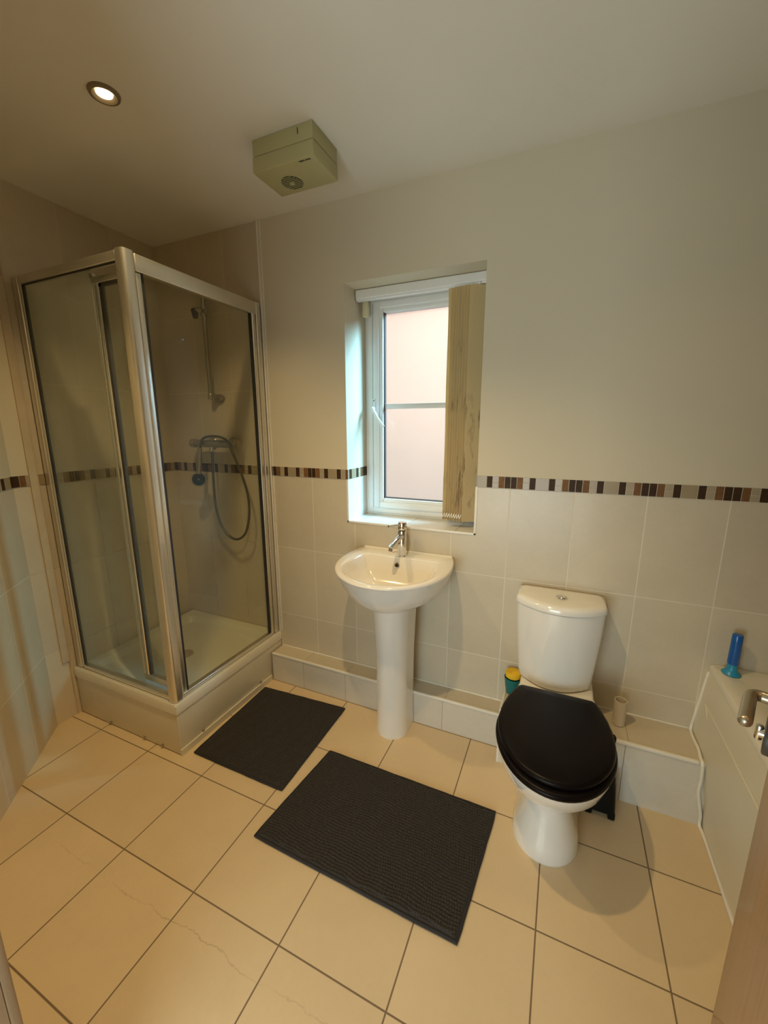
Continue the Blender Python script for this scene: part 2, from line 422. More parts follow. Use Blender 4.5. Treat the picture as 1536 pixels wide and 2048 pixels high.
def slab(p, q, th, name, mats, zsplit, label):
    """vertical wall from p to q (plan points), room on its left-hand side; zsplit = [(z0,z1,mi)]"""
    p = Vector((p[0], p[1], 0)); q = Vector((q[0], q[1], 0)); d = (q - p).normalized(); nrm = Vector((d.y, -d.x, 0)) * th
    b = MB()
    for z0, z1, mi in zsplit:
        r = [[Vector((v.x, v.y, z)) for v in (p, q, q + nrm, p + nrm)] for z in (z0, z1)]
        b.loft(r, mi)
    return struct(b.build(name, mats, smooth=False), label, 'wall')
Z3 = [(-0.08, ZSB, 1), (ZSB, ZS, 1), (ZS, ZC + 0.08, 0)]
b = MB()
def lw_block(y0, y1, z0, z1, mi):
    x = lambda y: LW[0] * y / LW[1]
    b.loft([[(x(y0), y0, z), (x(y1), y1, z), (-0.14, y1, z), (-0.14, y0, z)] for z in (z0, z1)], mi)
lw_block(0, -0.745, -0.08, ZS, 1); lw_block(0, -0.745, ZS, ZC + .08, 2)
lw_block(-0.745, LW[1], -0.08, ZS, 1); lw_block(-0.745, LW[1], ZS, ZC + .08, 0)
struct(b.build('wall_left', ['paint', 'tile_left', 'tile_left_up'], smooth=False), 'left wall of the shower corner, fully tiled in beige', 'wall')
slab(DG, LW, -0.12, 'wall_diagonal', ['paint', 'tile_diag'], Z3, 'angled wall at the left of the shower, half tiled')
slab((DG[0] - 0.0, YF), (JX - 0.03, YF), 0.12, 'wall_front', ['paint', 'tile_diag'], Z3, 'wall beside the doorway')
slab((HX + 0.03, YF), (XR, YF), 0.12, 'wall_front', ['paint', 'tile_diag'], Z3, 'wall on the hinge side of the doorway')
b = MB(); b.box((JX - .03, YF - .12, 2.06), (HX + .03, YF, ZC + .08)); struct(b.build('wall_front', ['paint'], smooth=False), 'wall piece over the doorway', 'wall')
M['tile_right'] = tile_mat('wall_tile_right', (0, 1, 0), 0.0, CW, (0, 0, 1), ZSB, RH, 0.004, TILE, GROUT)
b = MB(); b.box((XR, -3.2, -.08), (XR + .1, 0, ZSB), 1); b.box((XR, -3.2, ZSB), (XR + .1, 0, ZC + .08), 0)
struct(b.build('wall_right', ['paint', 'tile_right'], smooth=False), 'wall along the bath, half tiled', 'wall')
b = MB(); b.box((0.9, -3.2, -.08), (XR + .1, -3.3, ZC + .08)); b.box((0.8, -3.2, -.08), (0.9, YF - .12, ZC + .08))
struct(b.build('wall_landing', ['hall'], smooth=False), 'plain painted walls of the landing outside the doorway', 'wall')

# pipe boxing along the back wall
XB = 2.025; BX0 = 0.745
b = MB(); b.box((BX0, -0.101, 0), (XB, 0.0, 0.166))
for f in b.bm.faces:
    f.normal_update()
    f.material_index = 1 if f.normal.z > .5 else 0
struct(b.build('wall_boxing', ['tile_boxfront', 'tile_boxtop'], smooth=False), 'low tiled pipe boxing behind the basin', 'boxing')
M['tile_boxfront2'] = tile_mat('boxing_front_tile_cool_lit', (1, 0, 0), 2.49, 0.30, (0, 0, 1), 1.0, 2.0, 0.003, (0.66, 0.64, 0.58), (0.30, 0.28, 0.25))  # front tinted cooler than the top, cool light put into the tile colour
M['tile_boxtop2'] = tile_mat('boxing_top_tile_right', (1, 0, 0), 2.50, 0.30, (0, 1, 0), 1.0, 2.0, 0.003, TILE, (0.40, 0.34, 0.26))
BX2 = 2.752
b = MB(); b.box((XB, -0.188, 0), (BX2, 0.0, 0.259))
for f in b.bm.faces:
    f.normal_update()
    f.material_index = 1 if f.normal.z > .5 else 0
struct(b.build('wall_boxing', ['tile_boxfront2', 'tile_boxtop2'], smooth=False), 'higher and deeper tiled pipe boxing behind the toilet', 'boxing')

# white edge trims of the boxing
b = MB(); b.box((BX0, -0.104, 0.157), (XB, -0.092, 0.1685), bev=0.002)
struct(b.build('trim_1', 'white_trim'), 'white tile edge trim on the low boxing', 'trim')
b = MB(); b.box((XB - .002, -0.191, 0.249), (BX2 - 0.035, -0.179, 0.2615), bev=0.002); b.box((XB - .003, -0.190, 0), (XB + .006, -0.180, .25)); b.box((XB - .003, -0.186, 0.252), (XB + .007, 0, .2615))
struct(b.build('trim_2', 'white_trim'), 'white tile edge trim on the boxing behind the toilet', 'trim')
# sealant lines
b = MB()
b.tube([(BX0, -0.002, .168), (XB, -0.002, .168)], 0.003, 6)
b.tube([(XB, -0.002, .261), (2.74, -0.002, .261)], 0.003, 6)
struct(b.build('trim_3', 'white_trim'), 'thin sealant line where boxing meets wall', 'trim')

# window edge trim (L-shaped white bead round the tiled part of the opening)
b = MB()
for x, s in ((WX0, -1), (WX1, 1)):
    b.box((x - .005, -0.003, WZ0 - .005), (x + .005, 0.006, ZSB), bev=.001)
b.box((WX0 - .005, -0.003, WZ0 - .006), (WX1 + .005, 0.006, WZ0 + .004), bev=.001)
struct(b.build('trim_4', 'white_trim'), 'white bead along the tiled edges of the window opening', 'trim')
# tile edge trim between shower tiles and painted wall
b = MB(); b.box((TEX - .004, -0.008, 0.255), (TEX + .006, 0.002, ZC), bev=.001)
b.box((TEX + .012, -0.003, 0.255), (TEX + .017, 0.002, ZC))
struct(b.build('trim_5', 'white_trim'), 'vertical white trim ending the shower tiles on the back wall', 'trim')
b = MB(); b.box((0.014, -0.772, 0.30), (0.026, -0.742, 2.04)); b.box((0.012, -0.744, 0.0), (0.022, -0.738, ZC))
struct(b.build('trim_6', 'cream_trim'), 'stained sealant strip left of the shower enclosure', 'trim')

# ---- mosaic border
UNIT = CW / 10.0
PAT = [('d', 1), ('b', 1), ('s', 1), ('d', 1), ('t', 2), ('d', 1), ('s', 1), ('b', 1), ('d', 1)]
MOS = ['mos_grout', 'mos_dark', 'mos_brown', 'mos_tan', 'mos_grey']
def mosaic(name, a, bpt, off, label, z0=ZSB, z1=ZS):
    """a,b plan points; off = arc position of a relative to a pattern start; outward normal to the right of a->b"""
    a = Vector((a[0], a[1], 0)); e = Vector((bpt[0], bpt[1], 0)); L = (e - a).length; d = (e - a) / L; nrm = Vector((d.y, -d.x, 0))
    b = MB()
    def pc(u0, u1, za, zb, h, mi):
        u0 = max(u0, 0); u1 = min(u1, L)
        if u1 - u0 < .001: return
        lo = a + d * u0; hi = a + d * u1
        ps = [lo - nrm * 0.0, hi - nrm * 0.0, hi + nrm * h, lo + nrm * h]
        b.loft([[Vector((p.x, p.y, z)) for p in ps] for z in (za, zb)], mi)
    pc(0, L, z0, z1, 0.0015, 0)
    k0 = math.floor(off / CW) - 1; u = k0 * CW - off; g = 0.0011
    while u < L:
        for t, w in PAT:
            u1 = u + w * UNIT
            if t == 's':
                zm = (z0 + z1) / 2 + random.choice((-.002, .003))
                pc(u + g, u1 - g, z0 + .001, zm - g, .003, 4); pc(u + g, u1 - g, zm + g, z1 - .001, .003, 4)
            else:
                mi = {'d': 1, 'b': 2, 't': 3}[t]
                pc(u + g, u1 - g, z0 + .001, z1 - .001, .003, mi)
            u = u1
    return struct(b.build(name, MOS, smooth=False), label, 'tile border')
mosaic('trim_7', (0.004, 0), (WX0, 0), 0.004 - C0, 'brown mosaic tile border left of the window')
mosaic('trim_8', (WX1, 0), (XR, 0), WX1 - C0, 'brown mosaic tile border right of the window')
mosaic('trim_9', (LW[0], LW[1]), (0.0, 0), 0.0, 'brown mosaic tile border on the left shower wall')
mosaic('trim_10', DG, LW, 0.13, 'brown mosaic tile border on the angled wall')
mosaic('trim_11', (WX0, 0), (WX0, WY), 0.06, 'mosaic tile border turned into the left window reveal')
mosaic('trim_12', (WX1, WY), (WX1, 0), 0.10, 'mosaic tile border turned into the right window reveal')

# ---- window
win = thing('window_1', 'white plastic casement window with frosted glass and one crossbar', 'window', (1.52, 0.22, WZ0)); win['kind'] = 'structure'
def frame(b, x0, x1, z0, z1, w, y0, y1, bev=.004, wr=None):
    wr = wr or w
    b.box((x0, y0, z0), (x0 + w, y1, z1), bev=bev); b.box((x1 - wr, y0, z0), (x1, y1, z1), bev=bev)
    b.box((x0 + w, y0, z0), (x1 - wr, y1, z0 + w), bev=bev); b.box((x0 + w, y0, z1 - w), (x1 - wr, y1, z1), bev=bev)
b = MB(); frame(b, WX0, WX1, WZ0, WZ1, 0.036, WY, WY + .07); frame(b, WX0 + .012, WX1 - .012, WZ0 + .012, WZ1 - .012, 0.030, WY - .006, WY + .03)
b.build('window_frame', 'upvc', win)
SX0, SX1, SZ0, SZ1 = 1.252, 1.800, 1.003, 2.044
b = MB(); frame(b, SX0, SX1, SZ0, SZ1, 0.034, WY - .014, WY + .05, bev=.006); frame(b, SX0 + .028, SX1 - .028, SZ0 + .028, SZ1 - .028, 0.026, WY - .006, WY + .04, bev=.008)
b.build('sash', 'upvc', win)
GX0, GX1, GZ0, GZ1 = SX0 + .055, SX1 - .055, SZ0 + .055, SZ1 - .042
b = MB(); frame(b, GX0 - .004, GX1 + .004, GZ0 - .004, GZ1 + .002, 0.0065, WY + .004, WY + .03, bev=0)
b.build('gasket', 'gasket', win)
b = MB(); b.box((GX0 - .01, WY + .022, GZ0 - .01), (GX1 + .01, WY + .026, GZ1 + .01)); b.build('pane', 'frost', win, smooth=False)
b = MB(); b.box((GX0 - .005, WY + .012, 1.526), (GX1 + .005, WY + .021, 1.552), bev=.003); b.build('glazing_bar', 'upvc', win)
b = MB(); b.box((1.252, WY - .020, 1.515), (1.268, WY - .012, 1.578), bev=.004); hp = b.build('handle', 'upvc', win)
b = MB(); b.cyl((1.260, WY - .016, 1.528), (1.260, WY - .040, 1.528), .009, 16, bev=.002)
b.tube([(1.258, WY - .040, 1.532), (1.270, WY - .045, 1.515), (1.300, WY - .050, 1.470), (1.327, WY - .050, 1.436)], [.008, .009, .0075, .008], 10)
b.build('lever', 'upvc', hp)
b = MB(); b.cyl((1.260, WY - .0205, 1.568), (1.260, WY - .0215, 1.568), .0032, 12); b.build('screw', 'hole', hp)
# building opposite, outside the window
struct(MB().box((-3.0, 3.0, -2.0), (6.0, 3.2, 6.0)).build('wall_outside', 'outside', smooth=False), 'pale pink wall of the building opposite, seen through frosted glass', 'wall')

# ---- doorway lining and door
b = MB()
b.box((JX - .03, YF - .12, 0), (JX, YF + .0, 2.06)); b.box((JX - .07, YF, 0), (JX, YF + .015, 2.12), bev=.003)
b.box((HX, YF - .12, 0), (HX + .03, YF, 2.06)); b.box((HX, YF, 0), (HX + .07, YF + .015, 2.12), bev=.003)
b.box((JX, YF - .12, 2.03), (HX, YF, 2.06)); b.box((JX, YF, 2.06), (HX, YF + .015, 2.12), bev=.003)
struct(b.build('trim_13', 'jamb'), 'brown wooden door frame at the left edge', 'trim')

dd = Vector((0.40, 1.0, 0)).normalized(); dn = Vector((-dd.y, dd.x, 0))   # along the leaf, out of its left face
EDGE = Vector((2.537, -1.0, 0)); LW_ = 0.655
HINGE = EDGE - dd * LW_
dr = thing('door_1', 'open brown wood veneer door with chrome lever handle', 'door', HINGE); dr['kind'] = 'structure'
def dbox(b, u0, u1, n0, n1, z0, z1, bev=0.0):
    R = Matrix((( dd.x, dn.x, 0, HINGE.x), (dd.y, dn.y, 0, HINGE.y), (0, 0, 1, 0), (0, 0, 0, 1)))
    b.box((u0, n0, z0), (u1, n1, z1), rot=R, bev=bev)
b = MB(); dbox(b, 0.0, LW_, -0.040, 0.0, 0.006, 2.0, bev=.002); b.build('leaf', 'door', dr)
def dp(u, n, z): return HINGE + dd * u + dn * n + Vector((0, 0, z))
HZ = 1.032; HU = LW_ - 0.062
b = MB(); b.cyl(dp(HU, 0, HZ), dp(HU, .010, HZ), .024, 32, bev=.002); b.build('rose', 'shadow_grey', dr)
b = MB(); b.cyl(dp(HU, .009, HZ), dp(HU, .012, HZ), .012, 20)
b.tube(spline([dp(HU, .008, HZ), dp(HU, .020, HZ), dp(HU, .027, HZ), dp(HU - .004, .034, HZ), dp(HU - .014, .037, HZ), dp(HU - .05, .037, HZ), dp(HU - .082, .037, HZ), dp(HU - .0925, .037, HZ)], 5), [.0085] * 31 + [.0084, .0078, .0066, .0045, .0015], 16)
b.build('lever', 'chrome_dull', dr)
b = MB(); b.cyl(dp(HU, 0, HZ - .058), dp(HU, .014, HZ - .058), .030, 32, bev=.003); rr = b.build('lock_rose', 'shadow_grey', dr)
b = MB(); b.cyl(dp(HU, .008, HZ - .058), dp(HU, .020, HZ - .058), .008, 16); b.cyl(dp(HU, .020, HZ - .070), dp(HU, .020, HZ - .046), .0050, 12, bev=.002); b.build('thumb_turn', 'chrome', rr)

# ================================================================== SHOWER
# tray
TX, TY = 0.742, -0.730
tr = thing('shower_tray', 'raised square white shower tray with panelled base in the corner', 'shower tray', (0.37, -0.36, 0))
b = MB()
x0t = 0.021
def sq(x0, x1, y0, y1, z, r, n=6):
    out = []
    for cx, cy, a0 in ((x1 - r, y1 - r, 0), (x0 + r, y1 - r, 90), (x0 + r, y0 + r, 180), (x1 - r, y0 + r, 270)):
        for i in range(n + 1):
            a = math.radians(a0 + 90 * i / n); out.append((cx + r * math.cos(a), cy + r * math.sin(a), z))
    return out
b.loft([sq(x0t, TX, TY, -0.002, 0.208, .004), sq(x0t, TX, TY, -0.002, 0.249, .004), sq(x0t + .002, TX - .003, TY + .003, -0.003, 0.2535, .005),
        sq(0.075, TX - .055, TY + .055, -0.06, 0.2535, .03), sq(0.082, TX - .062, TY + .062, -0.066, 0.249, .03), sq(0.095, TX - .078, TY + .078, -0.08, 0.220, .03), sq(0.34, 0.40, -0.40, -0.34, 0.214, .02)])
b.build('basin', 'acrylic', tr)
b = MB(); b.lathe([(.045, 0), (.045, .003), (.03, .006), (.0, .007)], (.37, -.37, .214), 24, cap1=False); b.build('waste', 'chrome', tr)
b = MB(); b.box((x0t + .004, TY + .006, 0.004), (TX - .006, -0.004, 0.2085), bev=.002)
b.box((TX - .008, TY + .004, 0.0), (TX + .002, -.11, 0.03)); b.build('base_panel', 'panel', tr)
b = MB()
for x in (0.255, 0.50, 0.62):
    b = MB(); b.lathe([(.006, 0), (.006, .004), (.003, .008)], (x, TY + .006, 0.014), 10, axis=(0, -1, 0)); b.build('panel_clip', 'chrome_dull', tr)
for y in (-.60, -.2):
    b = MB(); b.lathe([(.006, 0), (.006, .004), (.003, .008)], (TX - .006, y, 0.04), 10, axis=(1, 0, 0)); b.build('panel_clip', 'chrome_dull', tr)

# enclosure
EZ0, EZ1 = 0.254, 2.045
EX, EY = 0.733, -0.720       # outer faces
en = thing('shower_enclosure', 'square silver framed glass shower enclosure with sliding door', 'shower enclosure', (0.37, -0.36, EZ0))
def rprism(b, x0, x1, y0, y1, z0, z1, r=.012, mi=0):
    b.loft([sq(x0, x1, y0, y1, z, r, 5) for z in (z0, z1)], mi)
b = MB(); rprism(b, EX - .052, EX, EY, EY + .050, EZ0 + .001, EZ1, r=.016); b.build('corner_post', 'alu', en)
b = MB(); b.box((0.026, EY + .006, EZ0 + .001), (0.062, EY + .040, EZ1), bev=.004); b.box((0.062, EY + .010, EZ0 + .001), (0.078, EY + .034, EZ1 - .004), bev=.006); b.build('wall_profile', 'alu', en)
b = MB(); b.box((EX - .040, -0.040, EZ0 + .001), (EX - .006, -0.009, EZ1), bev=.004); b.box((EX - .034, -0.068, EZ0 + .001), (EX - .010, -0.042, EZ1 - .012), bev=.008); b.build('wall_profile', 'alu', en)
b = MB(); b.box((0.064, EY + .006, EZ1 - .034), (EX - .05, EY + .036, EZ1 - .001), bev=.003); b.box((0.079, EY + .012, EZ1 - .038), (EX - .052, EY + .018, EZ1 - .033), 1); b.build('top_rail', ['alu', 'gasket'], en)
b = MB(); b.box((EX - .038, EY + .05, EZ1 - .062), (EX - .006, -0.041, EZ1 - .003), bev=.003); b.build('top_rail', 'alu', en)
b = MB(); b.box((0.079, EY + .008, EZ0 + .001), (EX - .052, EY + .036, EZ0 + .020), bev=.003); b.build('bottom_rail', 'alu', en)
b = MB(); b.box((EX - .036, EY + .051, EZ0 + .001), (EX - .008, -0.069, EZ0 + .018), bev=.003); b.build('bottom_rail', 'alu', en)
# side screen: one large fixed pane on the x side
b = MB(); b.box((EX - .025, EY + .075, EZ0 + .016), (EX - .019, -0.066, EZ1 - .05)); b.build('side_pane', 'glass_side', en, smooth=False)
b = MB(); b.box((EX - .030, EY + .0505, EZ0 + .016), (EX - .012, EY + .073, EZ1 - .064), bev=.004); b.build('stile', 'alu', en)
b = MB(); b.box((EX - .027, EY + .0735, EZ0 + .016), (EX - .015, EY + .083, EZ1 - .063)); b.box((EX - .028, -0.078, EZ0 + .016), (EX - .014, -0.069, EZ1 - .063)); b.build('seal', 'gasket', en)
# front: fixed pane by the wall, framed sliding door by the post
b = MB(); b.box((0.078, EY + .016, EZ0 + .018), (0.520, EY + .021, EZ1 - .036)); b.build('fixed_pane', 'glass', en, smooth=False)
b = MB(); b.box((0.0785, EY + .012, EZ0 + .018), (0.083, EY + .025, EZ1 - .036)); b.build('seal', 'gasket', en)
DX0, DX1, DY = 0.468, 0.694, EY + .046
sd = b = MB()
b.box((DX0, DY, EZ0 + .030), (DX0 + .018, DY + .020, EZ1 - .050), bev=.004)
sdo = b.build('sliding_door', 'alu', en)
b = MB(); b.lathe([(.011, 0), (.011, EZ1 - EZ0 - .12)], (DX0 + .030, DY + .010, EZ0 + .05), 20); b.build('handle_stile', 'chrome', sdo)
b = MB(); b.box((DX0 + .044, DY + .004, EZ0 + .05), (DX0 + .056, DY + .018, EZ1 - .075)); b.box((DX0 + .018, DY + .004, EZ1 - .085), (DX1, DY + .016, EZ1 - .074)); b.build('door_seal', 'shadow_grey', sdo)
b = MB(); b.box((DX0 + .001, DY - .002, EZ1 - .075), (DX1, DY + .020, EZ1 - .050), bev=.003); b.build('door_top_rail', 'alu', sdo)
b = MB(); b.box((DX0 + .001, DY - .002, EZ0 + .028), (DX1, DY + .020, EZ0 + .058), bev=.003); b.build('door_bottom_rail', 'alu', sdo)
b = MB(); b.box((DX0 + .05, DY + .008, EZ0 + .056), (DX1 - .008, DY + .013, EZ1 - .074)); b.build('door_pane', 'glass', sdo, smooth=False)
b = MB(); b.cyl((DX0 + .006, DY + .01, EZ1 - .050), (DX0 + .006, DY + .01, EZ1 - .036), .012, 12); b.build('roller', 'shadow_grey', sdo)
b = MB(); b.cyl((DX1 - .02, DY + .01, EZ0 + .015), (DX1 - .02, DY + .01, EZ0 + .03), .010, 12); b.build('roller', 'shadow_grey', sdo)

# riser rail
rk = thing('shower_riser_rail', 'chrome shower riser rail with empty handset holder on the tiled wall', 'shower rail', (0.40, 0, 1.6))
ry = -0.045; rx = 0.382
b = MB(); b.cyl((rx, ry, 1.605), (rx, ry, 2.13), .0105, 24); b.build('pole', 'chrome_dull', rk)
for z in (1.597, 2.133):
    b = MB()
    pr = [(.020, 0), (.022, .006), (.020, .016), (.014, .022)]
    rings = []
    for k, (w, dpt) in enumerate([(.032, 0.0), (.034, -.006), (.031, -.016), (.026, -.022)]):
        rings.append([(rx + .022 + (w + .004) * math.cos(2 * PI * i / 28), -.001 + dpt, z - .004 + w * .62 * math.sin(2 * PI * i / 28)) for i in range(28)])
    b.loft(rings); b.cyl((rx, ry, z - .014), (rx, ry, z + .018), .0155, 20, bev=.004); b.box((rx - .004, -.044, z - .010), (rx + .022, -.010, z + .008), bev=.004)
    b.build('wall_bracket', 'chrome_dull', rk)
b = MB(); b.cyl((rx, ry, 2.010), (rx, ry, 2.055), .017, 20, bev=.003); b.cyl((rx - .002, ry - .004, 2.033), (rx + .034, ry - .01, 2.030), .013, 16, bev=.003)
b.tube([(rx, ry, 2.034), (rx - .03, ry - .012, 2.040), (rx - .045, ry - .018, 2.034)], [.015, .017, .019], 16)
hd = b.build('handset_holder', 'chrome_dull', rk)
b = MB(); b.cyl((rx - .044, ry - .020, 2.040), (rx - .030, ry - .030, 2.002), .0175, 20, r2=.014); b.build('holder_socket', 'hole', hd)

# thermostatic bar mixer with hose and handset
mx = thing('shower_mixer', 'chrome bar shower mixer with coiled hose and hanging round handset', 'shower mixer', (0.39, 0, 1.34))
mz = 1.345; my = -0.062
b = MB(); b.cyl((0.262, my, mz), (0.535, my, mz), .0215, 28, bev=.004)
for x in (.325, .475):
    b.cyl((x, my, mz), (x, -.012, mz), .016, 20)
b.build('body', 'chrome_dull', mx)
for x in (.325, .475):
    b = MB(); b.lathe([(.035, 0), (.034, .006), (.026, .014), (.018, .018)], (x, 0, mz), 28, axis=(0, -1, 0)); b.build('wall_flange', 'chrome_dull', mx)
b = MB(); b.cyl((0.225, my, mz), (0.262, my, mz), .0245, 24, bev=.005); b.build('temperature_knob', 'chrome_dull', mx)
b = MB(); b.cyl((0.535, my, mz), (0.566, my, mz), .0245, 24, bev=.005); b.build('flow_knob', 'chrome_dull', mx)
hose = spline([(0.372, -.062, 1.325), (0.374, -.064, 1.27), (0.370, -.066, 1.13), (0.372, -.068, 1.00), (0.400, -.070, 0.89), (0.455, -.070, 0.825), (0.520, -.070, 0.808), (0.585, -.070, 0.855), (0.618, -.068, 0.97), (0.612, -.066, 1.08), (0.578, -.070, 1.20), (0.545, -.085, 1.30), (0.520, -.088, 1.355), (0.475, -.080, 1.378), (0.410, -.078, 1.386), (0.350, -.085, 1.378), (0.326, -.092, 1.350), (0.321, -.096, 1.318)], 10)
b = MB(); b.tube(hose, .0068, 10); b.build('hose', 'hose', mx)
b = MB(); b.cyl((0.372, -.062, 1.333), (0.372, -.062, 1.295), .010, 16, r2=.008)
b.build('hose_outlet', 'chrome', mx)
b = MB(); b.tube(spline([(0.322, -.096, 1.322), (0.313, -.098, 1.26), (0.304, -.100, 1.20), (0.302, -.104, 1.175)], 5), [.010] * 5 + [.0125] * 5 + [.012] * 5 + [.016], 16)
hs = b.build('handset', 'chrome_dull', mx)
fx = Vector((0.55, -0.82, 0.12)).normalized()
hc = Vector((0.292, -.090, 1.143))
b = MB(); b.lathe([(.018, -.006), (.036, 0), (.043, .012), (.0435, .020), (.040, .024)], hc, 32, axis=fx); b.build('spray_head', 'chrome_dull', hs)
b = MB(); b.lathe([(.036, .0235), (.035, .0265), (.001, .0275)], hc, 28, axis=fx); b.build('spray_face', 'black_pl', hs)
b = MB(); b.lathe([(.006, .0270), (.004, .0300)], hc, 12, axis=fx); b.build('spray_centre', 'chrome', hs)

# ================================================================== BASIN
BCX = 1.525
def outer(s, z, yoff=0.0, sy=None, slope=0.0):
    sy = s if sy is None else sy
    pts = []; a, yc, bf, bb = .262, -.17, .268, .34; be = math.radians(30); n = 48
    for i in range(n + 1):
        ph = (PI + be) - (PI + 2 * be) * i / n
        x = a * math.cos(ph); sn = math.sin(ph); y = yc - (bf if sn > 0 else bb) * sn
        pts.append((BCX + x * s, y * sy + yoff))
    xr = pts[-1][0]; xl = pts[0][0]
    for i in range(1, 16): pts.append((xr + (xl - xr) * i / 16, yoff))
    return [(x, min(y, -.001), z + slope * y) for x, y in pts]
def inner(s, z, cy=-.235, slope=0.0):
    pts = []; a, yc, bf, bb = .207, -.23, .172, .27; be = math.radians(30); n = 48
    for i in range(n + 1):
        ph = (PI + be) - (PI + 2 * be) * i / n
        x = a * math.cos(ph); sn = math.sin(ph); y = yc - (bf if sn > 0 else bb) * sn
        pts.append((x, y))
    xr, yr = pts[-1]; xl = pts[0][0]
    for i in range(1, 16): pts.append((xr + (xl - xr) * i / 16, yr))
    return [(BCX + x * s, cy + (y - cy) * s, z + slope * (cy + (y - cy) * s)) for x, y in pts]
wb = thing('wash_basin', 'white ceramic pedestal wash basin under the window', 'basin', (BCX, -.2, 0))
SL = 0.045
b = MB()
b.loft([outer(.30, .650, sy=.66), outer(.42, .656, sy=.72), outer(.60, .675, sy=.80), outer(.77, .709, sy=.875), outer(.895, .754, sy=.935), outer(.965, .797, sy=.975),
        outer(.992, .822, slope=SL * .6), outer(1.0, .834, slope=SL), outer(.994, .8405, slope=SL), outer(.978, .8435, slope=SL),
        inner(1.035, .8425, slope=SL), inner(1.012, .8405, slope=SL), inner(.985, .833, slope=SL), inner(.94, .810), inner(.86, .778), inner(.72, .742), inner(.52, .717), inner(.30, .706), inner(.12, .703), inner(.03, .7025)])
b.build('bowl', 'ceramic', wb, ang=60)
def ushape(hw, yf, yb, z, n=28):
    pts = []; ym = yf + hw * 1.05
    for i in range(n + 1):
        a = PI + PI * i / n
        pts.append((BCX + .005 + hw * math.cos(a), ym + hw * 1.05 * math.sin(a), z))
    pts += [(BCX + .005 + hw, yb, z), (BCX + .005 - hw, yb, z)]
    return pts
b = MB(); b.loft([ushape(.077, -.262, -.106, 0.0), ushape(.078, -.264, -.106, .02), ushape(.074, -.262, -.106, .10), ushape(.0755, -.268, -.106, .40), ushape(.083, -.285, -.106, .60), ushape(.088, -.292, -.106, .665)])
b.build('pedestal', 'ceramic', wb, ang=60)
b = MB(); b.lathe([(.0125, 0), (.0125, .003), (.009, .0035)], (BCX - .008, -.1065, .803), 24, axis=(0, -1, .35), cap1=False); ov = b.build('overflow', 'chrome', wb)
b = MB(); b.lathe([(.0092, .0005), (.0092, .003)], (BCX - .008, -.1065, .803), 20, axis=(0, -1, .35)); b.build('overflow_hole', 'hole', ov)
b = MB(); b.lathe([(.022, 0), (.022, .003), (.018, .004)], (BCX, -.235, .7028), 28); b.build('waste', 'chrome', wb)
b = MB()
b.tube([(BCX - .225, -.0035, .843), (BCX + .225, -.0035, .843)], .005, 8); b.build('sealant', 'white_trim', wb)

tp = thing('basin_tap', 'chrome single lever mixer tap on the basin rim', 'tap', (BCX, -.068, .8395))
tx, ty, tz = BCX, -.066, .8395
b = MB(); b.lathe([(.025, 0), (.025, .004), (.0225, .006), (.0215, .03), (.0205, .115), (.0200, .122), (.0180, .123)], (tx, ty, tz), 32); b.build('body', 'chrome', tp)
b = MB(); b.lathe([(.0175, .120), (.0175, .127)], (tx, ty, tz), 28); b.build('collar', 'gasket', tp)
b = MB(); b.lathe([(.0195, .127), (.0205, .130), (.0205, .158), (.0190, .163), (.012, .165)], (tx, ty, tz), 32)
b.tube(spline([(tx - .002, ty - .012, tz + .150), (tx - .016, ty - .035, tz + .153), (tx - .036, ty - .078, tz + .156)], 4), [.0050] * 8 + [.0052], 12)
b.lathe([(.0055, 0), (.0055, .006), (.003, .008)], (tx + .018, ty, tz + .140), 12, axis=(1, 0, 0)); b.build('lever', 'chrome', tp)
b = MB(); b.tube(spline([(tx - .0, ty - .005, tz + .098), (tx - .001, ty - .040, tz + .094), (tx - .003, ty - .085, tz + .084), (tx - .005, ty - .128, tz + .069)], 4), [.0140] * 4 + [.0135] * 4 + [.0125] * 4 + [.0120], 20)
b.build('spout', 'chrome', tp)
b = MB(); b.cyl((tx - .005, ty - .122, tz + .0705), (tx - .0052, ty - .128, tz + .056), .0085, 16); b.build('aerator', 'chrome_dull', tp)

# ================================================================== TOILET
TCX = 2.232
tl = thing('toilet', 'white close coupled toilet with closed black seat', 'toilet', (TCX, -.38, 0))
def dring(hw, yf, yb, z, hwb=None, k=1.2, n=32, cx=TCX):
    hwb = hw if hwb is None else hwb; ym = yf + hw * k; pts = []
    for i in range(n + 1):
        a = PI + PI * i / n; pts.append((cx + hw * math.cos(a), ym + hw * k * math.sin(a), z))
    for t in (.33, .66, 1): pts.append((cx + hw + (hwb - hw) * t, ym + (yb - ym) * t, z))
    for t in (.25, .5, .75, 1): pts.append((cx + hwb - 2 * hwb * t, yb, z))
    for t in (.33, .66): pts.append((cx - hwb + (hwb - hw) * (t), yb + (ym - yb) * t, z))
    return pts
b = MB()
b.loft([dring(.110, -.566, -.20, 0.0, .108, 1.1), dring(.112, -.570, -.20, .012, .108, 1.1), dring(.104, -.558, -.20, .05, .10, 1.1), dring(.078, -.525, -.20, .13, .085, 1.15), dring(.068, -.512, -.20, .19, .078, 1.15),
        dring(.080, -.528, -.20, .222, .085), dring(.112, -.575, -.20, .240, .098), dring(.142, -.622, -.19, .275, .113), dring(.164, -.665, -.192, .325, .126), dring(.178, -.694, -.192, .385, .135),
        dring(.180, -.698, -.192, .398, .138), dring(.177, -.694, -.192, .403, .138), dring(.160, -.670, -.195, .405, .135)])
b.build('pan', 'ceramic', tl, ang=60)
b = MB(); b.box((TCX - .138, -.30, .345), (TCX + .138, -.030, .404), bev=.014); b.box((TCX - .09, -.195, .262), (TCX + .09, -.030, .36), bev=.01); b.build('rear_shelf', 'ceramic', tl)
b = MB()
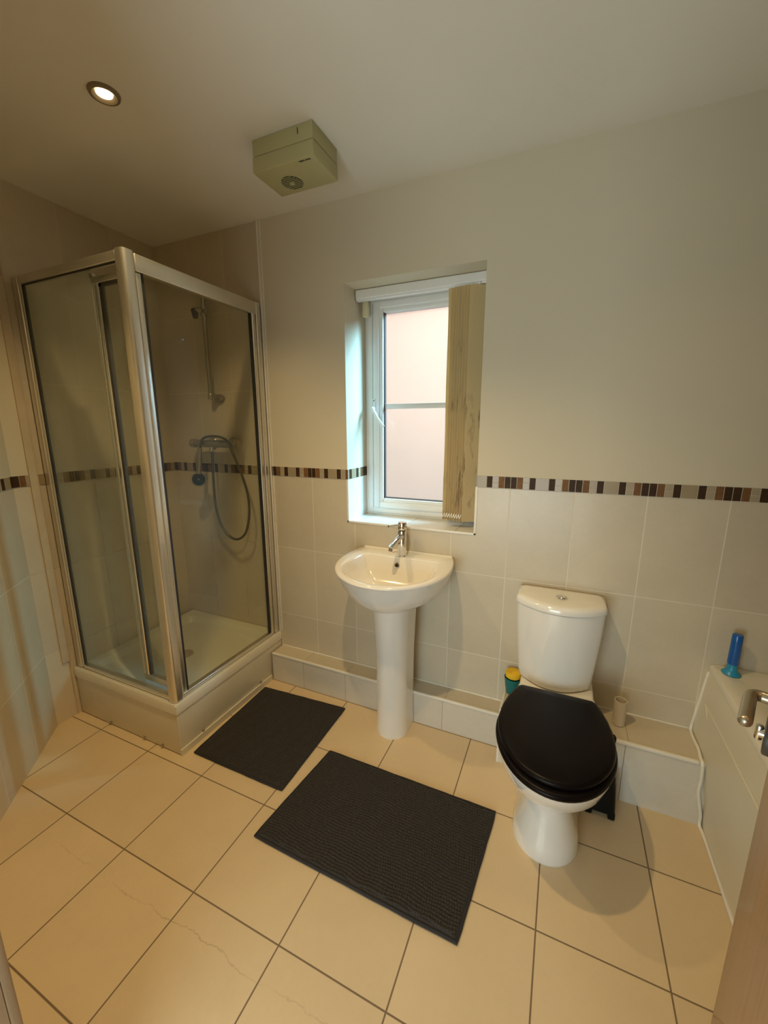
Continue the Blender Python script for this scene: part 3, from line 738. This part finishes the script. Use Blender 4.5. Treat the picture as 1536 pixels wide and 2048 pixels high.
b.loft([dring(.113, -.42, -.196, 0.0, .115, .9), dring(.115, -.42, -.196, .010, .115, .9), dring(.106, -.41, -.196, .10, .108, .9), dring(.103, -.41, -.196, .22, .106, .9), dring(.114, -.44, -.196, .30, .116, .9), dring(.13, -.47, -.196, .36, .13, .9)]); b.build('foot', 'ceramic', tl, ang=60)

def cring(w, yc, ys, yb, z, n=26):
    """cistern ring: curved front from (±w, ys) to (0, yc), flat back"""
    pts = []
    rc = .02
    for i in range(n + 1):
        t = -1 + 2 * i / n
        x = w * t; y = yc + (ys - yc) * (abs(t) ** 2.1)
        pts.append((TCX - .012 + x, y, z))
    xl = TCX - .012 + w
    pts += [(xl + .001, ys + .012, z), (xl, yb - .012, z), (xl - .012, yb, z)]
    pts += [(TCX - .012, yb, z)]
    xr = TCX - .012 - w
    pts += [(xr + .012, yb, z), (xr, yb - .012, z), (xr - .001, ys + .012, z)]
    return pts
YB = -.008
b = MB()
b.loft([cring(.126, -.192, -.122, YB, .4065), cring(.134, -.200, -.128, YB, .412), cring(.138, -.204, -.130, YB, .44), cring(.148, -.207, -.132, YB, .55), cring(.157, -.208, -.133, YB, .66), cring(.1605, -.208, -.133, YB, .733)])
ci = b.build('cistern', 'ceramic', tl, ang=50)
b = MB()
b.loft([cring(.160, -.207, -.132, YB, .7335), cring(.1635, -.211, -.136, YB, .736), cring(.1640, -.212, -.136, YB, .752), cring(.1600, -.206, -.130, YB - .003, .762), cring(.145, -.185, -.115, YB - .012, .7665), cring(.08, -.13, -.09, YB - .03, .768)])
ld = b.build('cistern_lid', 'ceramic', ci, ang=50)
b = MB(); b.lathe([(.0215, 0), (.0215, .0035), (.0195, .005), (.0165, .0045), (.0160, .003), (.0155, .006), (.004, .007)], (TCX - .008, -.110, .7675), 32); b.build('flush_button', 'chrome', ci)

def seatring(hw, yf, yb, z, wb=.128, n=36, cx=TCX):
    pts = []; ym = -.47
    for i in range(n + 1):
        a = PI + PI * i / n; pts.append((cx + hw * math.cos(a), ym + (ym - yf) * math.sin(a), z))
    # side back to the rear corners, curving in
    d = hw - wb
    for t in (.25, .5, .75, .94): pts.append((cx + wb + d * math.cos(t * PI / 2) ** .9, ym + (yb - ym) * (t ** .92), z))
    pts.append((cx + wb - .006, yb, z))
    for t in (.25, .5, .75): pts.append((cx + (wb - .006) * (1 - 2 * t), yb, z))
    pts.append((cx - wb + .006, yb, z))
    for t in (.94, .75, .5, .25): pts.append((cx - wb - d * math.cos(t * PI / 2) ** .9, ym + (yb - ym) * (t ** .92), z))
    return pts
b = MB(); b.loft([seatring(.174, -.712, -.276, .408, .122), seatring(.183, -.721, -.272, .412), seatring(.186, -.724, -.270, .420), seatring(.184, -.722, -.271, .427), seatring(.176, -.713, -.276, .431, .122)])
b.build('seat', 'seat', tl, ang=60)
b = MB(); b.loft([seatring(.168, -.694, -.276, .434, .122), seatring(.178, -.704, -.271, .437), seatring(.180, -.707, -.269, .444), seatring(.177, -.704, -.270, .4515), seatring(.168, -.694, -.276, .4555, .122), seatring(.12, -.62, -.31, .4575, .09)])
lid = b.build('lid', 'seat', tl, ang=60)
for x in (-.075, .075):
    b = MB(); b.cyl((TCX + x - .02, -.262, .419), (TCX + x + .02, -.262, .419), .011, 16, bev=.002); b.build('hinge', 'chrome_dull', tl)

# ================================================================== BATH
bt = thing('bath', 'white bath with cream side panel at the right', 'bath', (3.1, -.8, 0))
BXE = 3.448; BYE = YF + .005
b = MB()
def brect(x0, x1, y0, y1, z, r): return sq(x0, x1, y0, y1, z, r, 6)
b.loft([brect(2.765, BXE, BYE, -.002, .520, .004), brect(2.757, BXE, BYE, -.002, .523, .006), brect(2.757, BXE, BYE, -.002, .545, .006), brect(2.764, BXE, BYE, -.002, .552, .008),
        brect(2.845, BXE - .06, BYE + .14, -.14, .553, .16), brect(2.855, BXE - .07, BYE + .15, -.15, .545, .16), brect(2.88, BXE - .10, BYE + .20, -.22, .35, .14), brect(2.93, BXE - .15, BYE + .26, -.33, .20, .12), brect(2.98, BXE - .2, BYE + .32, -.42, .17, .10)])
b.build('tub', 'acrylic', bt, ang=50)
b = MB()
prof = [(2.764, 0.520), (2.755, .50), (2.750, .42), (2.742, .34), (2.736, .26), (2.740, .18), (2.750, .10), (2.757, .0)]
ys = [-.0015, -.10, -.18, -.30, -.6, -1.0, BYE]
rows = []
for y in ys:
    k = 1.0 if y > -.25 else max(0, 1 - (-y - .25) / .5)
    rows.append([(2.752 + (x - 2.752) * (.35 + .65 * k), y, z) for x, z in prof])
for r0, r1 in zip(rows[:-1], rows[1:]):
    for i in range(len(prof) - 1): b.quad([r0[i], r1[i], r1[i + 1], r0[i + 1]])
bmesh.ops.remove_doubles(b.bm, verts=b.bm.verts[:], dist=1e-5)
r = bmesh.ops.extrude_face_region(b.bm, geom=b.bm.faces[:])
for v in [g for g in r['geom'] if isinstance(g, bmesh.types.BMVert)]: v.co.x += .012
pn = b.build('side_panel', 'panel', bt, ang=60)
b = MB()
for (a, c) in (((2.7475, -.055, .415), (2.7495, -1.45, .415)), ((2.748, -.055, .415), (2.7480, -.13, .36))):
    b.tube([Vector(a), (Vector(a) + Vector(c)) / 2, Vector(c)], .0028, 8)
b.build('embossed_moulding', 'panel', pn)
b = MB()
b.tube(spline([(2.758, -.004, .52), (2.748, -.004, .42), (2.738, -.006, .33), (2.731, -.010, .268), (2.728, -.06, .263), (2.730, -.12, .264), (2.726, -.165, .262), (2.727, -.190, .255), (2.730, -.193, .20), (2.729, -.193, .14), (2.738, -.195, .09), (2.746, -.195, .05), (2.748, -.197, .008), (2.7515, -.24, .005), (2.753, -.5, .004), (2.754, -.9, .004)], 5), .0055, 8)
b.build('sealant', 'white_trim', bt)

# ================================================================== FAN AND LAMPS
fan = thing('extractor_fan', 'boxy yellowed extractor fan on the ceiling', 'extractor fan', (1.22, -.37, ZC))
FX0, FX1, FY0, FY1, FZ0 = 1.098, 1.348, -.450, -.290, 2.312
b = MB(); b.box((FX0, FY0, FZ0 + .052), (FX1, FY1, ZC - .0005), bev=.003); b.build('housing', 'fan', fan)
b = MB(); b.box((FX0 - .002, FY0 - .002, FZ0), (FX1 + .002, FY1 + .002, FZ0 + .051), bev=.005); cv = b.build('cover', 'fan', fan)
b = MB(); b.lathe([(.040, 0), (.040, .0012)], (1.193, -.352, FZ0 - .0012), 40); b.build('grille_opening', 'fan_dark', cv)
b = MB()
for k in range(9):
    yy = -.036 + k * .009; w = math.sqrt(max(0, .040 ** 2 - yy ** 2))
    b.box((1.193 - w, -.352 + yy - .0009, FZ0 - .0032), (1.193 + w, -.352 + yy + .0009, FZ0 - .001))
b.lathe([(.010, 0), (.010, .0035)], (1.193, -.352, FZ0 - .0042), 20)
b.build('grille', 'fan', cv, smooth=False)
b = MB(); b.box((1.29, FY0 - .0025, FZ0 + .075), (1.2915, FY0 - .0, FZ0 + .093)); b.build('slot', 'ink', fan)
tc_ = bpy.data.curves.new('logo', 'FONT'); tc_.body = 'VENT-AXIA'; tc_.size = .0092; tc_.extrude = .0002; tc_.offset = .0004; tc_.align_x = 'CENTER'
to = bpy.data.objects.new('logo_text', tc_); COL.objects.link(to)
dg = bpy.context.evaluated_depsgraph_get(); me = bpy.data.meshes.new_from_object(to.evaluated_get(dg)); bpy.data.objects.remove(to)
lg = bpy.data.objects.new('logo', me); COL.objects.link(lg); me.materials.append(M['ink'])
lg.matrix_world = Matrix.Translation((1.309, -.4385, FZ0 - .0006)) @ Matrix.Rotation(PI, 4, 'X')
lg.parent = cv; lg.matrix_parent_inverse = cv.matrix_world.inverted()

LAB = ['lit recessed ceiling downlight above the shower side', 'recessed ceiling downlight above the middle of the room, out of frame', 'assumed ceiling downlight above the bath, out of frame, added for light']
for (xy, pw), lab in zip(LAMPS, LAB):
    t = thing('ceiling_downlight', lab, 'ceiling light', (xy[0], xy[1], ZC), 'recessed ceiling downlights')
    b = MB(); b.lathe([(.021, -.001), (.023, -.003), (.034, -.0085), (.041, -.007), (.0435, 0.0)], (xy[0], xy[1], ZC), 40, cap0=False, cap1=False); b.build('trim_ring', 'bronze', t)
    b = MB(); b.lathe([(.022, -.0020), (.018, -.0035), (.001, -.0045)], (xy[0], xy[1], ZC), 32, cap0=True, cap1=True); b.build('bulb', 'bulb', t)
    l = light('lamp_light', 'SPOT', (xy[0], xy[1], ZC - .014), (xy[0], xy[1], 0), pw * 4, LAMP_COL, .022, spot=LAMP_SPOT, blend=0.7)
    l.parent = t; l.matrix_parent_inverse = t.matrix_world.inverted()

# ================================================================== BLIND
bl = thing('vertical_blind', 'cream vertical blind gathered at the right of the window', 'blind', (1.52, .12, 2.0))
b = MB(); b.box((WX0 + .006, .100, 2.035), (WX1 - .003, .142, 2.0735), bev=.004); b.box((WX0 + .006, .108, 2.028), (WX1 - .003, .134, 2.036)); b.build('headrail', 'upvc', bl)
b = MB(); b.box((1.222, .150, 1.965), (1.250, .176, 2.034), bev=.003); b.build('bracket', 'cream_plastic', bl)['label'] = 'small cream plastic box hanging below the rail'
NS = 9
for k in range(NS):
    nx = 1.672 + k * .0120; ny = .092 - .002 * k
    fxx = nx + .0600; fyy = ny + .070
    if k == NS - 1: nx, ny, fxx, fyy = 1.768, .078, 1.838, .120
    dvec = Vector((fxx - nx, fyy - ny, 0)).normalized(); nv = Vector((-dvec.y, dvec.x, 0))
    L = math.hypot(fxx - nx, fyy - ny); z0 = .998 + .003 * random.random(); z1 = 2.022
    segs = 10; rings = []
    for j in range(segs + 1):
        z = z0 + (z1 - z0) * j / segs
        wob = nv * (.0018 * math.sin(j * 1.3 + k * 2.1))
        p0 = Vector((nx, ny, z)) + wob; p1 = Vector((fxx, fyy, z)) + wob
        rings.append([p0 - nv * .0006, p1 - nv * .0006, p1 + nv * .0006, p0 + nv * .0006])
    b = MB(); b.loft(rings); sl = b.build('slat', 'blind', bl, ang=80)
    b = MB()
    q0 = Vector((nx, ny, 0)) - dvec * .001; q1 = q0 + dvec * (L + .002)
    b.loft([[Vector((p.x, p.y, z)) for p in (q0 - nv * .0022, q1 - nv * .0022, q1 + nv * .0022, q0 + nv * .0022)] for z in (z0 - .004, z0 + .038)])
    b.build('bottom_weight', 'blind', sl)
    b = MB(); pm = (q0 + q1) / 2; b.lathe([(.004, 0), (.004, .012)], (pm.x, pm.y, 2.0215), 8); b.build('carrier', 'chain', sl)
b = MB()
for k in range(NS - 1):
    nx = 1.672 + k * .0120; ny = .092 - .002 * k
    b.tube(spline([(nx - .001, ny - .004, 1.030), (nx + .004, ny - .011, 1.012), (nx + .011, ny - .006, 1.030)], 4), .0020, 6)
b.build('bead_chain', 'chain', bl)

# ================================================================== MATS
def bath_mat(name, cs, label, seed, rows_u, rows_v):
    rnd = random.Random(seed)
    c = [Vector((x, y, 0)) for x, y in cs]   # far-left, far-right, near-right, near-left
    t = thing(name, label, 'bath mat', ((c[0] + c[2]) / 2))
    U = (c[1] - c[0]).length; V = (c[3] - c[0]).length
    nu = int(U / .0024); nv = int(V / .0024)
    b = MB(); g = []
    for j in range(nv + 1):
        row = []
        for i in range(nu + 1):
            u = i / nu; v = j / nv
            p = (c[0] * (1 - u) + c[1] * u) * (1 - v) + (c[3] * (1 - u) + c[2] * u) * v
            ed = min(i, nu - i, j, nv - j)
            rv = v * V / .0105 + .25 * math.sin(u * 19) + .18 * math.sin(u * 47 + v * 11); rw = math.floor(rv)
            tuft = math.sin((rv - rw) * PI) ** .7
            cu = u * U / .0085 + .5 * (rw % 2) + .8 * math.sin(rw * 12.9)
            tu2 = abs(math.sin(cu * PI)) ** .6
            h = .007 + .0100 * tuft * (.35 + .65 * tu2) + rnd.uniform(-.0010, .0010) + .0018 * math.sin(u * 7 + seed) * math.sin(v * 5)
            if ed < 4: h = .0045 + .0018 * ed
            row.append(b.bm.verts.new((p.x + rnd.uniform(-.0006, .0006), p.y + rnd.uniform(-.0006, .0006), h)))
        g.append(row)
    for j in range(nv):
        for i in range(nu): b.bm.faces.new([g[j][i], g[j][i + 1], g[j + 1][i + 1], g[j + 1][i]])
    b.build('pile', 'mat', t, ang=180)
    b = MB(); loop = []
    def inset(p): return p + (((c[0] + c[2]) / 2) - p).normalized() * .001
    cc = [inset(p) for p in c]
    for a, e in zip(cc, cc[1:] + cc[:1]):
        m = [a + (e - a) * (k / 14) for k in range(14)]
        loop += [Vector((p.x + rnd.uniform(-.0008, .0008), p.y + rnd.uniform(-.0008, .0008), .0055)) for p in m]
    loop.append(loop[0].copy()); b.tube(loop, .0052, 8)
    b.build('binding', 'binding', t)
bath_mat('bath_mat', [(0.760, -.193), (1.252, -.166), (1.258, -.690), (0.778, -.690)], 'smaller dark grey chenille mat beside the shower tray', 3, 1, 1)
bath_mat('bath_mat', [(1.332, -.440), (2.058, -.442), (2.022, -.893), (1.287, -.880)], 'larger dark grey chenille mat in front of the basin and toilet', 5, 1, 1)

# ================================================================== SMALL THINGS
# plastic cup with sponge, left of the cistern
cx_, cy_, cz_ = 2.058, -.048, .2615
b = MB(); b.lathe([(.027, 0), (.029, .003), (.0375, .070), (.038, .074), (.036, .074), (.0345, .068), (.026, .006), (.001, .006)], (cx_, cy_, cz_), 32, cap1=False)
tag(b.build('plastic_cup', 'teal'), 'teal plastic cup holding a sponge left of the toilet cistern', 'cup')
b = MB(); b.lathe([(.030, 0), (.0345, .004), (.0350, .018), (.0320, .025), (.012, .028)], (cx_, cy_, cz_ + .0752), 22)
tag(b.build('sponge', 'sponge'), 'yellow sponge on top of the teal cup left of the cistern', 'sponge')
# cardboard tube
b = MB(); b.lathe([(.0225, 0), (.0235, .104), (.0205, .104), (.0195, .002)], (2.474, -.083, .2615), 32, cap0=False, cap1=False)
b.lathe([(.0195, .001), (.0225, 0.0)], (2.474, -.083, .2615), 32, cap0=False, cap1=False)
tag(b.build('cardboard_tube', 'card'), 'empty toilet roll tube standing on the ledge right of the toilet', 'cardboard tube')
# toilet brush and holder
tb = thing('toilet_brush', 'black toilet brush in a black holder behind the toilet', 'toilet brush', (2.42, -.262, 0))
hx, hy = 2.418, -.252
b = MB()
def hring(wx, wy, z): return sq(hx - wx, hx + wx, hy - wy, hy + wy, z, .018, 4)
b.loft([hring(.050, .046, .022), hring(.049, .045, .05), hring(.044, .040, .13), hring(.040, .036, .158), hring(.034, .030, .158), hring(.036, .032, .04)])
for sx in (-1, 1): b.box((hx + sx * .050, hy - .046, 0), (hx + sx * .026, hy + .046, .028), bev=.005)
b.build('holder', 'black_pl', tb)
b = MB(); b.tube(spline([(hx, hy, .05), (hx + .004, hy, .16), (hx + .018, hy + .005, .29)], 5), .007, 12); b.lathe([(.007, 0), (.012, .006), (.0125, .022), (.008, .030)], (hx + .018, hy + .005, .288), 16); b.build('brush_handle', 'black_pl', tb)
# blue gel dispenser
bx_, by_, bz_ = 2.806, -.052, .5535
gd = thing('gel_dispenser', 'blue plastic toilet gel dispenser standing on the bath corner', 'dispenser', (bx_, by_, bz_))
b = MB(); b.lathe([(.0165, .040), (.0175, .043), (.0165, .118), (.0160, .150), (.0140, .154), (.004, .155)], (bx_, by_, bz_), 28); b.build('tube', 'blue', gd)
b = MB(); b.lathe([(.028, 0), (.029, .003), (.020, .012), (.0155, .022), (.0155, .042)], (bx_, by_, bz_), 28); b.build('base', 'lightblue', gd)['label'] = 'light blue flared base'
